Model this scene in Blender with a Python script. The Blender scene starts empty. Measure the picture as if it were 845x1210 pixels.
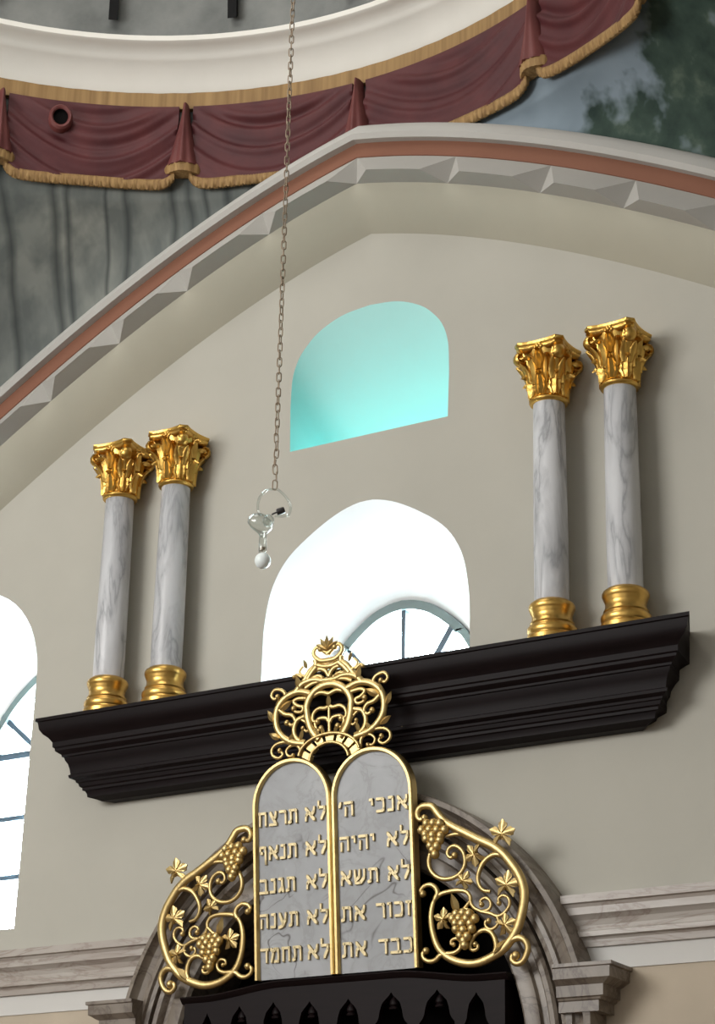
import bpy, bmesh, math, random
from mathutils import Vector, Matrix
random.seed(7)
sc = bpy.context.scene
COL = sc.collection
PI = math.pi
rad = math.radians

# ------------------------------------------------------------------ camera
yaw, pit, rol = rad(31.512), rad(21.857), rad(1.2294)
fw = Vector((-math.sin(yaw)*math.cos(pit), math.cos(yaw)*math.cos(pit), math.sin(pit)))
rt = Vector((math.cos(yaw), math.sin(yaw), 0))
up = rt.cross(fw)
r2 = rt*math.cos(rol) + up*math.sin(rol)
u2 = -rt*math.sin(rol) + up*math.cos(rol)
cam = bpy.data.cameras.new('camera')
camo = bpy.data.objects.new('camera', cam)
COL.objects.link(camo)
cp = Vector((-0.045, 0, 5.32)) - 10*fw
camo.matrix_world = Matrix(((r2.x, u2.x, -fw.x, cp.x), (r2.y, u2.y, -fw.y, cp.y), (r2.z, u2.z, -fw.z, cp.z), (0, 0, 0, 1)))
cam.sensor_fit = 'HORIZONTAL'
cam.sensor_width = 36
cam.lens = 2496.4*36/845
cam.clip_end = 200
sc.camera = camo

# ------------------------------------------------------------------ world, lamps, exposure
world = bpy.data.worlds.new('world')
sc.world = world
world.use_nodes = True
wn = world.node_tree
wn.nodes.clear()
wo = wn.nodes.new('ShaderNodeOutputWorld')
bg = wn.nodes.new('ShaderNodeBackground')
tc = wn.nodes.new('ShaderNodeTexCoord')
sx = wn.nodes.new('ShaderNodeSeparateXYZ')
rp = wn.nodes.new('ShaderNodeValToRGB')
wn.links.new(tc.outputs['Generated'], sx.inputs[0])
mr = wn.nodes.new('ShaderNodeMapRange')
mr.inputs['From Min'].default_value = -1
mr.inputs['From Max'].default_value = 1
wn.links.new(sx.outputs['Y'], mr.inputs['Value'])
wn.links.new(mr.outputs[0], rp.inputs[0])
# the bright side of the sky lies behind the window wall (+Y)
els = rp.color_ramp.elements
els[0].position = 0.0
els[0].color = (0.0156, 0.0156, 0.0154, 1)
els[1].position = 1.0
els[1].color = (1.0, 1.0, 1.0, 1)
e = els.new(0.50); e.color = (0.0162, 0.0162, 0.0162, 1)
e = els.new(0.62); e.color = (0.80, 0.90, 0.94, 1)
wn.links.new(rp.outputs[0], bg.inputs['Color'])
bg.inputs['Strength'].default_value = 50.0
wn.links.new(bg.outputs[0], wo.inputs[0])


def area(name, loc, target, sx_, sy_, power, color):
    l = bpy.data.lights.new(name, 'AREA')
    l.shape = 'RECTANGLE'
    l.size = sx_; l.size_y = sy_
    l.energy = power
    l.color = color
    o = bpy.data.objects.new(name, l)
    COL.objects.link(o)
    o.location = loc
    o.rotation_euler = (Vector(target)-Vector(loc)).to_track_quat('-Z', 'Y').to_euler()
    return o


# added area lamps, no modelled source: one inside the dome, one at front left
area('added_dome_light', (-0.7, -2.3, 9.3), (0.0, -0.6, 5.0), 2.0, 2.0, 68, (1.0, 0.97, 0.92))
area('added_front_light', (-3.0, -8.4, 5.8), (0.3, 0, 3.4), 4.4, 3.0, 475, (1.0, 0.99, 0.97))

sc.view_settings.view_transform = 'Standard'
sc.view_settings.look = 'None'
sc.view_settings.exposure = 0.0
sc.view_settings.gamma = 1.0
sc.view_settings.use_curve_mapping = False


# ------------------------------------------------------------------ materials
class NT:
    def __init__(s, name):
        s.m = bpy.data.materials.new(name)
        s.m.use_nodes = True
        s.t = s.m.node_tree
        s.b = s.t.nodes['Principled BSDF']
        s.out = s.t.nodes['Material Output']

    def n(s, kind, **kw):
        nd = s.t.nodes.new('ShaderNode'+kind)
        for k, v in kw.items():
            if k.startswith('_'):
                setattr(nd, k[1:], v)
            else:
                nd.inputs[k.replace('__', ' ')].default_value = v
        return nd

    def l(s, a, b):
        s.t.links.new(a, b)

    def coord(s, kind='Object', scale=(1, 1, 1)):
        c = s.n('TexCoord')
        mp = s.n('Mapping')
        mp.inputs['Scale'].default_value = scale
        s.l(c.outputs[kind], mp.inputs[0])
        return mp.outputs[0]

    def noise(s, vec, scale, detail=4, rough=.55, dist=0.):
        nd = s.n('TexNoise')
        nd.inputs['Scale'].default_value = scale
        nd.inputs['Detail'].default_value = detail
        nd.inputs['Roughness'].default_value = rough
        nd.inputs['Distortion'].default_value = dist
        s.l(vec, nd.inputs['Vector'])
        return nd.outputs['Fac']

    def ramp(s, fac, stops, interp='LINEAR'):
        r = s.n('ValToRGB')
        r.color_ramp.interpolation = interp
        el = r.color_ramp.elements
        while len(el) < len(stops):
            el.new(.5)
        for i, (p, c) in enumerate(stops):
            el[i].position = p
            el[i].color = (*c, 1) if len(c) == 3 else c
        s.l(fac, r.inputs[0])
        return r.outputs[0]

    def math(s, op, a, b=None, clamp=False):
        nd = s.n('Math', _operation=op, _use_clamp=clamp)
        for i, v in enumerate((a, b)):
            if v is None:
                continue
            if isinstance(v, (int, float)):
                nd.inputs[i].default_value = v
            else:
                s.l(v, nd.inputs[i])
        return nd.outputs[0]

    def mix(s, fac, a, b, mode='MIX'):
        nd = s.n('MixRGB', _blend_type=mode)
        for i, v in enumerate((fac, a, b)):
            if isinstance(v, (int, float)):
                nd.inputs[i].default_value = v
            elif isinstance(v, tuple):
                nd.inputs[i].default_value = (*v, 1)
            else:
                s.l(v, nd.inputs[i])
        return nd.outputs[0]

    def bump(s, h, strength, dist=.01):
        b = s.n('Bump')
        b.inputs['Strength'].default_value = strength
        b.inputs['Distance'].default_value = dist
        s.l(h, b.inputs['Height'])
        s.l(b.outputs[0], s.b.inputs['Normal'])

    def base(s, c):
        if isinstance(c, tuple):
            s.b.inputs['Base Color'].default_value = (*c, 1)
        else:
            s.l(c, s.b.inputs['Base Color'])

    def set(s, rough=.5, metal=0., spec=.5):
        s.b.inputs['Roughness'].default_value = rough
        s.b.inputs['Metallic'].default_value = metal
        s.b.inputs['Specular IOR Level'].default_value = spec
        return s


def plaster(name, c, var=.06, rough=.85):
    t = NT(name)
    v = t.coord()
    f = t.noise(v, 2.2, 5)
    lo = tuple(x*(1-var) for x in c)
    hi = tuple(min(1, x*(1+var)) for x in c)
    t.base(t.ramp(f, [(.3, lo), (.7, hi)]))
    t.bump(t.noise(v, 90, 3), .08, .002)
    t.set(rough, 0, .25)
    return t.m


def marble(name, base, vein, scale=3., width=.03, rough=.28, blotch=None, stretch=(1, 1, 1), cracks=None, rnd=True):
    t = NT(name)
    v = t.coord('Object', stretch)
    if rnd:
        oi = t.n('ObjectInfo')
        ad = t.n('VectorMath', _operation='ADD')
        sc_ = t.n('VectorMath', _operation='SCALE')
        cb = t.n('CombineXYZ')
        for i in range(3):
            t.l(oi.outputs['Random'], cb.inputs[i])
        t.l(cb.outputs[0], sc_.inputs[0])
        sc_.inputs['Scale'].default_value = 17.0
        t.l(v, ad.inputs[0]); t.l(sc_.outputs[0], ad.inputs[1])
        v = ad.outputs[0]
    f = t.noise(v, scale, 6, .6, 1.2)
    d = t.math('ABSOLUTE', t.math('SUBTRACT', f, .5))
    vm = t.ramp(d, [(0, (1, 1, 1)), (width, (.25, .25, .25)), (width*4, (0, 0, 0))])
    g = t.noise(v, scale*.8, 4)
    bl = blotch or tuple(x*.82 for x in base)
    c = t.mix(t.ramp(g, [(.35, (0, 0, 0)), (.7, (1, 1, 1))]), base, bl)
    c = t.mix(vm, c, vein)
    if cracks:
        f2 = t.noise(v, cracks, 3, .6, .6)
        d2 = t.math('ABSOLUTE', t.math('SUBTRACT', f2, .52))
        cm = t.ramp(d2, [(0, (1, 1, 1)), (.010, (.0, .0, .0))])
        msk = t.ramp(t.noise(v, cracks*.9, 2), [(.46, (0, 0, 0)), (.55, (1, 1, 1))])
        c = t.mix(t.mix(1.0, cm, msk, 'MULTIPLY'), c, (.09, .08, .075))
    t.base(c)
    t.set(rough, 0, .5)
    return t.m


def gold(name, c, rough=.3, bump=.25, scale=40):
    t = NT(name)
    v = t.coord()
    f = t.noise(v, 14, 4)
    t.base(t.ramp(f, [(.3, tuple(x*.8 for x in c)), (.7, c)]))
    t.bump(t.noise(v, scale, 3), bump, .004)
    t.set(rough, 1.0, .5)
    return t.m


def simple(name, c, rough=.5, metal=0., spec=.5, bump=0., scale=30):
    t = NT(name)
    v = t.coord()
    f = t.noise(v, 6, 4)
    t.base(t.ramp(f, [(.3, tuple(x*.88 for x in c)), (.7, tuple(min(1, x*1.08) for x in c))]))
    if bump:
        t.bump(t.noise(v, scale, 3), bump, .004)
    t.set(rough, metal, spec)
    return t.m


def glassy(name, tint, clear, rough=.05):
    t = NT(name)
    tr = t.n('BsdfTransparent')
    tr.inputs[0].default_value = (*tint, 1)
    gl = t.n('BsdfGlossy')
    gl.inputs['Roughness'].default_value = rough
    mx = t.n('MixShader')
    fr = t.n('LayerWeight')
    fr.inputs['Blend'].default_value = .25
    t.l(t.math('ADD', t.math('MULTIPLY', fr.outputs['Fresnel'], 1-clear), (1-clear)*.12), mx.inputs[0])
    t.l(tr.outputs[0], mx.inputs[1]); t.l(gl.outputs[0], mx.inputs[2])
    t.l(mx.outputs[0], t.out.inputs[0])
    return t.m


def wood(name, c):
    t = NT(name)
    v = t.coord('Object', (1, 8, 8))
    f = t.noise(v, 5, 5, .6, .4)
    t.base(t.ramp(f, [(.3, tuple(x*.6 for x in c)), (.7, c)]))
    t.set(.5, 0, .12)
    return t.m


M = {}
M['wall'] = plaster('cream_plaster', (.455, .438, .382), .03)
M['beige'] = plaster('beige_painted_plaster', (.50, .425, .33), .08)
M['paleband'] = plaster('pale_painted_band', (.62, .605, .575), .02)
M['soffit'] = plaster('sand_plaster', (.44, .418, .338), .04)
M['reveal'] = plaster('white_plaster', (.90, .90, .89), .01)
M['block'] = plaster('grey_stone_paint', (.40, .385, .355), .06)
M['terracotta'] = plaster('terracotta_paint', (.22, .098, .062), .06)
M['moulding'] = plaster('offwhite_moulding', (.45, .435, .405), .05)
M['ring'] = plaster('ivory_plaster', (.76, .74, .68), .04)
M['floor'] = plaster('oak_brown_floor', (.20, .14, .095), .15)
t = NT('white_grey_veined_marble')
v = t.coord('Object')
oi = t.n('ObjectInfo')
vm_ = t.n('VectorMath', _operation='SCALE')
cb_ = t.n('CombineXYZ')
for i_ in range(3):
    t.l(oi.outputs['Random'], cb_.inputs[i_])
t.l(cb_.outputs[0], vm_.inputs[0]); vm_.inputs['Scale'].default_value = 23.0
va_ = t.n('VectorMath', _operation='ADD')
t.l(v, va_.inputs[0]); t.l(vm_.outputs[0], va_.inputs[1])
mp_ = t.n('Mapping')
mp_.inputs['Rotation'].default_value = (0.35, 0.62, 0.0)
mp_.inputs['Scale'].default_value = (9.0, 9.0, 2.2)
t.l(va_.outputs[0], mp_.inputs[0])
f = t.noise(mp_.outputs[0], 1.0, 5, .55, .5)
d = t.math('ABSOLUTE', t.math('SUBTRACT', f, .5))
vein = t.ramp(d, [(0, (1, 1, 1)), (.03, (.45, .45, .45)), (.10, (0, 0, 0))])
cl = t.ramp(t.noise(mp_.outputs[0], .6, 4), [(.35, (.50, .505, .52)), (.65, (.66, .665, .68))])
t.base(t.mix(vein, cl, (.33, .335, .35)))
t.set(.3, 0, .45)
M['shaft'] = t.m
M['slab'] = marble('grey_marble', (.40, .41, .425), (.30, .305, .31), 5, .03, .45, (.31, .318, .33), (1, 1, 1), 2.6)
M['brownmarble'] = marble('brown_veined_marble', (.30, .258, .212), (.13, .10, .078), 4.5, .045, .4, (.16, .13, .102), (1, 1, 1), None, False)
M['course'] = marble('taupe_veined_marble', (.46, .425, .385), (.30, .25, .215), 4, .04, .4, (.38, .33, .29), (.6, 1, 2.5), None, False)
M['gold'] = gold('antique_gold', (.70, .52, .23), .42, .2, 60)
M['leafgold'] = gold('gilt_gold', (.76, .47, .12), .34, .4, 70)
M['basegold'] = gold('burnished_gilt', (.74, .46, .13), .33, .12, 30)
M['letter'] = gold('pale_gold_lettering', (.66, .55, .33), .55, .1)
M['wood'] = wood('dark_mahogany', (.0085, .0045, .005))
M['arkwood'] = wood('dark_ark_wood', (.010, .0052, .0056))
M['dark'] = simple('black_stained_wood', (.006, .005, .005), .9, 0, .05)
M['frame'] = simple('grey_green_window_frame', (.115, .155, .150), .5)
M['bar'] = simple('slate_blue_glazing_bar', (.035, .055, .075), .5)
M['pane'] = glassy('clear_glass_pane', (.90, .97, 1.0), .9)
M['teal'] = glassy('teal_glass_pane', (.20, .32, .32), .95)
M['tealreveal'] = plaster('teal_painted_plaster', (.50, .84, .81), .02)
M['chain'] = simple('brown_brass_chain', (.34, .27, .20), .5, .75)
M['clear'] = glassy('clear_moulded_glass', (.90, .93, .92), .45, .12)
M['frost'] = simple('frosted_white_glass', (.86, .93, .92), .35)
M['black'] = simple('black_plastic', (.02, .018, .018), .4)
M['rib'] = simple('black_painted_iron', (.006, .006, .006), .7, 0, .15)

# painted swag cloth
t = NT('crimson_painted_cloth')
v = t.coord()
f = t.noise(v, 5, 4)
t.base(t.ramp(f, [(.3, (.060, .012, .0145)), (.7, (.098, .021, .022))]))
t.bump(t.noise(v, 120, 3), .1, .002)
t.set(.6, 0, .35)
M['cloth'] = t.m
t = NT('rose_painted_cloth')
v = t.coord()
f = t.noise(v, 5, 4)
t.base(t.ramp(f, [(.3, (.105, .025, .024)), (.7, (.16, .045, .040))]))
t.set(.6, 0, .35)
M['jabot'] = t.m
t = NT('ochre_fringe')
v = t.coord('Object', (60, 60, 2))
f = t.noise(v, 1.0, 3)
t.base(t.ramp(f, [(.3, (.20, .11, .04)), (.7, (.40, .25, .10))]))
t.bump(f, .4, .01)
t.set(.65, 0, .3)
M['fringe'] = t.m
t = NT('ochre_painted_band')
v = t.coord('Object', (30, 30, 1))
f = t.noise(v, 1.0, 3)
t.base(t.ramp(f, [(.3, (.21, .12, .043)), (.7, (.34, .21, .082))]))
t.set(.6, 0, .3)
M['ochre'] = t.m

# mural of misty woods (left) and leafy trees under a dull sky (right)
t = NT('woodland_mural')
v = t.coord()
sp = t.n('SeparateXYZ')
t.l(v, sp.inputs[0])
X, Y, Z = sp.outputs
f1 = t.noise(v, 1.5, 3, .5)
f2 = t.noise(t.coord('Object', (8, 8, .6)), 1.0, 3, .5, .1)
mist = t.ramp(f1, [(.25, (.13, .145, .14)), (.5, (.20, .215, .20)), (.75, (.30, .31, .275))])
mist = t.mix(t.ramp(f2, [(.35, (.7, .7, .7)), (.62, (0, 0, 0))]), mist, (.105, .118, .115))
fw_ = t.noise(t.coord('Object', (1, 1, 1.2)), 1.6, 2, .4)
xd = t.math('ADD', t.math('ADD', X, t.math('MULTIPLY', Y, .5)), t.math('MULTIPLY', t.math('SUBTRACT', fw_, .5), .12))
trunks = None
for xi, wd in ((-1.93, .022), (-1.85, .016), (-1.62, .010), (-1.50, .016), (-1.22, .018), (-1.12, .020), (-1.03, .012), (-2.2, .02), (-.9, .02), (-.75, .015)):
    d = t.math('ABSOLUTE', t.math('SUBTRACT', xd, xi))
    mk = t.math('SUBTRACT', 1.0, t.math('DIVIDE', d, wd*2.0), True)
    trunks = mk if trunks is None else t.math('MAXIMUM', trunks, mk)
mist = t.mix(t.math('MULTIPLY', trunks, .75), mist, (.045, .052, .052))
sky = t.ramp(t.noise(v, 1.2, 4), [(.35, (.15, .19, .22)), (.65, (.27, .33, .38))])
# crowns: noise-edged ellipses
f3 = t.noise(v, 6, 3, .5)
crown = None
for cx, cz, ax, az in ((1.36, 6.80, .33, .32), (1.86, 7.0, .27, .52), (2.25, 6.9, .35, .6), (1.62, 6.6, .22, .3)):
    a = t.math('DIVIDE', t.math('SUBTRACT', X, cx), ax)
    b = t.math('DIVIDE', t.math('SUBTRACT', Z, cz), az)
    d = t.math('SQRT', t.math('ADD', t.math('MULTIPLY', a, a), t.math('MULTIPLY', b, b)))
    d = t.math('ADD', d, t.math('MULTIPLY', t.math('SUBTRACT', f3, .5), 1.6))
    mk = t.math('MULTIPLY', t.math('SUBTRACT', 1.12, d), 3.0, True)
    crown = mk if crown is None else t.math('MAXIMUM', crown, mk)
leafc = t.ramp(t.noise(v, 6, 4, .55), [(.3, (.020, .036, .030)), (.55, (.045, .072, .056)), (.75, (.12, .155, .115))])
right = t.mix(crown, sky, leafc)
side = t.math('MULTIPLY', t.math('ADD', X, .2), 1.6, True)
t.base(t.mix(side, mist, right))
t.set(.8, 0, .2)
M['mural'] = t.m

# clouded grey inside of the dome
t = NT('grey_clouded_dome')
v = t.coord()
f = t.noise(v, 2.5, 6, .62)
t.base(t.ramp(f, [(.3, (.14, .147, .14)), (.5, (.20, .207, .197)), (.75, (.27, .273, .255))]))
t.set(.85, 0, .2)
M['dome'] = t.m


# ------------------------------------------------------------------ mesh helpers
def finish(name, bm, mat, parent=None, sharp=38, normals=True):
    if normals:
        bmesh.ops.recalc_face_normals(bm, faces=bm.faces)
    me = bpy.data.meshes.new(name)
    bm.to_mesh(me)
    bm.free()
    me.polygons.foreach_set('use_smooth', [True]*len(me.polygons))
    me.set_sharp_from_angle(angle=rad(sharp))
    me.materials.append(M[mat])
    o = bpy.data.objects.new(name, me)
    COL.objects.link(o)
    if parent is not None:
        o.parent = parent
    return o


def empty(name, loc=(0, 0, 0), rot=(0, 0, 0)):
    o = bpy.data.objects.new(name, None)
    o.empty_display_size = .05
    COL.objects.link(o)
    o.location = loc
    o.rotation_euler = rot
    return o


def tag(o, label, cat, group=None):
    o['label'] = label
    o['category'] = cat
    if group:
        o['group'] = group
    return o


def struct(o):
    o['kind'] = 'structure'
    return o


def copy_tree(o, parent=None):
    c = o.copy()
    COL.objects.link(c)
    if parent is not None:
        c.parent = parent
    for ch in list(o.children):
        copy_tree(ch, c)
    return c


def ring(bm, pts):
    return [bm.verts.new(p) for p in pts]


def bridge(bm, a, b, closed=True):
    n = len(a)
    for i in range(n if closed else n-1):
        j = (i+1) % n
        try:
            bm.faces.new((a[i], a[j], b[j], b[i]))
        except ValueError:
            pass


def cap(bm, a):
    try:
        bm.faces.new(a)
    except ValueError:
        pass


def loft(bm, rings, closed=True, ends=True):
    rr = [ring(bm, r) for r in rings]
    for a, b in zip(rr, rr[1:]):
        bridge(bm, a, b, closed)
    if ends:
        cap(bm, rr[0]); cap(bm, rr[-1])
    return rr


def box(bm, x0, x1, y0, y1, z0, z1):
    loft(bm, [[(x0, y0, z), (x1, y0, z), (x1, y1, z), (x0, y1, z)] for z in (z0, z1)])


def lathe(bm, prof, n=48, cx=0, cy=0, a0=0., a1=2*PI):
    full = abs(a1-a0-2*PI) < 1e-6
    m = n if full else n+1
    rr = []
    for i in range(m):
        a = a0+(a1-a0)*i/n
        rr.append(ring(bm, [(cx+r*math.cos(a), cy+r*math.sin(a), z) for r, z in prof]))
    k = len(prof)
    for i in range(n):
        A, B = rr[i], rr[(i+1) % m]
        for j in range(k-1):
            bm.faces.new((A[j], B[j], B[j+1], A[j+1]))
    return rr


def cr_spline(P, per=6, closed=False):
    P = [Vector(p) for p in P]
    out = []
    n = len(P)
    for i in range(n if closed else n-1):
        p1, p2 = P[i], P[(i+1) % n]
        p0 = P[i-1] if (i > 0 or closed) else p1*2-p2
        p3 = P[(i+2) % n] if (i+2 < n or closed) else p2*2-p1
        for j in range(per):
            q = j/per
            out.append(.5*((2*p1)+(p2-p0)*q+(2*p0-5*p1+4*p2-p3)*q*q+(3*p1-p0-3*p2+p3)*q**3))
    if not closed:
        out.append(P[-1])
    return out


def tube(bm, pts, radf, n=8, flat=1.0, closed=False, up=None):
    """sweep an ellipse along 3D pts; radf(t) radius; flat scales the second axis"""
    N = len(pts)
    rings = []
    for i, p in enumerate(pts):
        if closed:
            d = pts[(i+1) % N]-pts[i-1]
        else:
            d = pts[min(i+1, N-1)]-pts[max(i-1, 0)]
        d = d.normalized() if d.length > 1e-9 else Vector((0, 0, 1))
        ref = up or Vector((0, 1, 0))
        a = d.cross(ref)
        if a.length < 1e-4:
            a = d.cross(Vector((1, 0, 0)))
        a.normalize()
        b = a.cross(d).normalized()
        r = radf(i/(N-1 if not closed else N))
        rings.append([p+a*(r*math.cos(2*PI*k/n))+b*(r*flat*math.sin(2*PI*k/n)) for k in range(n)])
    rr = [ring(bm, r) for r in rings]
    for a, b in zip(rr, rr[1:]):
        bridge(bm, a, b)
    if closed:
        bridge(bm, rr[-1], rr[0])
    else:
        cap(bm, rr[0]); cap(bm, rr[-1])


def sphere(bm, c, r, nu=10, nv=7, sz=1.0, sy=1.0):
    c = Vector(c)
    top = bm.verts.new(c+Vector((0, 0, r*sz)))
    bot = bm.verts.new(c-Vector((0, 0, r*sz)))
    rr = []
    for j in range(1, nv):
        th = PI*j/nv
        rr.append(ring(bm, [c+Vector((r*math.sin(th)*math.cos(2*PI*i/nu), sy*r*math.sin(th)*math.sin(2*PI*i/nu), sz*r*math.cos(th))) for i in range(nu)]))
    for a, b in zip(rr, rr[1:]):
        bridge(bm, a, b)
    for i in range(nu):
        j = (i+1) % nu
        bm.faces.new((top, rr[0][i], rr[0][j]))
        bm.faces.new((bot, rr[-1][j], rr[-1][i]))


def resample(P, n):
    P = [Vector(p) for p in P]
    L = [0]
    for a, b in zip(P, P[1:]):
        L.append(L[-1]+(b-a).length)
    out = []
    for i in range(n):
        s = L[-1]*i/(n-1)
        k = 0
        while k < len(L)-2 and L[k+1] < s:
            k += 1
        q = (s-L[k])/max(1e-9, L[k+1]-L[k])
        out.append(P[k].lerp(P[k+1], q))
    return out


def half_outline(h, cx=0., n=36):
    """h: right half from the sill up to the apex -> full outline as (x,z), left sill to right sill"""
    s = cr_spline([(a, b, 0) for a, b in h[1:]], 5)
    s = [Vector((h[0][0], h[0][1], 0))]+s
    R = resample(s, n)
    Lf = [Vector((-p.x, p.y, 0)) for p in R]
    full = Lf+list(reversed(R))[1:]
    return [(cx+p.x, p.y) for p in full]


def extrude_outline(bm, outl, y0, y1):
    a = ring(bm, [(x, y0, z) for x, z in outl])
    b = ring(bm, [(x, y1, z) for x, z in outl])
    bridge(bm, a, b)
    cap(bm, a); cap(bm, b)


def fill_with_holes(bm, outer, holes, y):
    edges = []
    for lp in [outer]+holes:
        vs = ring(bm, [(x, y, z) for x, z in lp])
        for i in range(len(vs)):
            edges.append(bm.edges.new((vs[i], vs[(i+1) % len(vs)])))
    bmesh.ops.triangle_fill(bm, use_beauty=True, use_dissolve=False, edges=edges)


# ------------------------------------------------------------------ the great arch curve
def arch_z(x):
    x = abs(x)
    return 7.0157 - .2223*x - .127*x*x + .0118*x**3 if x < 3.4 else 7.0157 - .2223*3.4 - .127*3.4**2+.0118*3.4**3 - (x-3.4)*.8


def arch_slope(x):
    return -.2223-.254*x+.0354*x*x


def arch_off(x, w):
    """point of the arch offset by w along its outward normal, right half (x>=0); mitred at the apex"""
    s = arch_slope(x)
    n = Vector((-s, 1)).normalized()
    return (x+n.x*w, arch_z(x)+n.y*w)


def arch_line(w, xs):
    pts = []
    for x in xs:
        px, pz = arch_off(x, w)
        pts.append((px, pz))
    # mitre on x=0
    out = []
    if w > 0:
        n0 = Vector((.2223, 1)).normalized()
        out = [(0, 7.0157+w/n0.y)]+[p for p in pts if p[0] > 0.002]
        while len(out) < len(pts):
            out.insert(1, (out[0][0]*.5+out[1][0]*.5, out[0][1]*.5+out[1][1]*.5))
    else:
        k = [p for p in pts if p[0] >= 0]
        n0 = Vector((.2223, 1)).normalized()
        out = [(0, 7.0157+w/n0.y)]+k[0:]
        rs = resample([(a, b, 0) for a, b in out], len(pts))
        out = [(p.x, p.y) for p in rs]
    return out[:len(pts)]


AXS = [i*3.3/66 for i in range(67)]


def arch_sweep(bm, prof):
    """prof: list of (w,y)"""
    for sgn in (1, -1):
        lines = []
        for w, y in prof:
            ln = arch_line(w, AXS)
            ln = [(p.x, p.y) for p in resample([(a, b, 0) for a, b in ln], 67)]
            lines.append([(sgn*a, y, b) for a, b in ln])
        rr = [ring(bm, l) for l in lines]
        for a, b in zip(rr, rr[1:]):
            bridge(bm, a, b, False)
    bmesh.ops.remove_doubles(bm, verts=bm.verts, dist=.0004)


# ------------------------------------------------------------------ wall with its openings
mid_h = [(.56, 4.42), (.555, 4.80), (.538, 4.93), (.505, 5.04), (.43, 5.155), (.30, 5.255), (.165, 5.33), (.06, 5.364), (0, 5.369)]
blue_h = [(.44, 5.712), (.446, 5.95), (.44, 6.10), (.41, 6.20), (.36, 6.27), (.285, 6.335), (.155, 6.39), (0, 6.408)]
left_h = [(.56, 3.506), (.575, 4.64), (.577, 4.82), (.563, 4.914), (.523, 5.034), (.457, 5.136), (.375, 5.215), (.286, 5.264), (.15, 5.335), (.05, 5.364), (0, 5.369)]
LCX = -2.51
mid_o = half_outline(mid_h)
blue_o = half_outline(blue_h)
left_o = half_outline(left_h, LCX)
GY = .38
gmid_h = [(.50, 4.40), (.45, 4.62), (.335, 4.795), (.19, 4.92), (.08, 4.967), (0, 4.979)]
gleft_h = [(.50, 3.50), (.50, 4.40), (.45, 4.62), (.335, 4.795), (.19, 4.92), (.08, 4.967), (0, 4.979)]
GCX = -2.055
gmid_o = half_outline(gmid_h)
gleft_o = half_outline(gleft_h, GCX)
gblue_h = [(.40, 5.44), (.40, 5.62), (.37, 5.74), (.28, 5.81), (.14, 5.845), (0, 5.855)]
gblue_o = half_outline(gblue_h)
AZ = 2.756
arc_open = [(.9*math.cos(PI*i/48), AZ+.9*math.sin(PI*i/48)) for i in range(49)]
ark_open = [(.9, .02)]+arc_open+[(-.9, .02)]

top = [(x, z) for x, z in [(p[0], p[1]) for p in arch_line(.30, AXS)]]
outer = [(3.9, 0)]+[(a, b) for a, b in reversed(top)][0:]+[(-a, b) for a, b in top[1:]]+[(-3.9, 0)]
bm = bmesh.new()
fill_with_holes(bm, outer, [mid_o, blue_o, left_o, ark_open], 0)
fill_with_holes(bm, outer, [gmid_o, gblue_o, gleft_o], GY)
fill_with_holes(bm, [(9, 0), (9, 9.0), (-9, 9.0), (-9, 0)], [gmid_o, gblue_o, gleft_o], GY+.07)  # wide outer sheet, added to keep sky light from spilling past the wall
struct(finish('wall_back', bm, 'wall', normals=False))

# lower beige wall face and pale band
for sgn, nm in ((-1, 'left'), (1, 'right')):
    bm = bmesh.new()
    a, b = sorted((sgn*1.06, sgn*7.6))

    box(bm, a, b, -.012, .0, 0, 3.085)
    struct(finish('wall_back', bm, 'beige'))
    bm = bmesh.new()
    box(bm, a, b, -.018, 0, 3.085, 3.178)
    struct(finish('trim_%d' % (1 if sgn < 0 else 2), bm, 'paleband'))
    # marble string course
    prof = [(0, 3.388), (-.075, 3.386), (-.078, 3.352), (-.066, 3.348), (-.060, 3.335), (-.062, 3.305), (-.052, 3.298), (-.040, 3.285), (-.034, 3.262), (-.038, 3.242),
            (-.052, 3.236), (-.054, 3.216), (-.040, 3.211), (-.034, 3.203), (-.032, 3.176), (0, 3.174)]
    bm = bmesh.new()
    x0, x1 = sgn*1.02, sgn*7.6
    loft(bm, [[(x, y, z) for y, z in prof] for x in (x0, x1)])
    struct(finish('trim_%d' % (3 if sgn < 0 else 4), bm, 'course', sharp=25))


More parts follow.
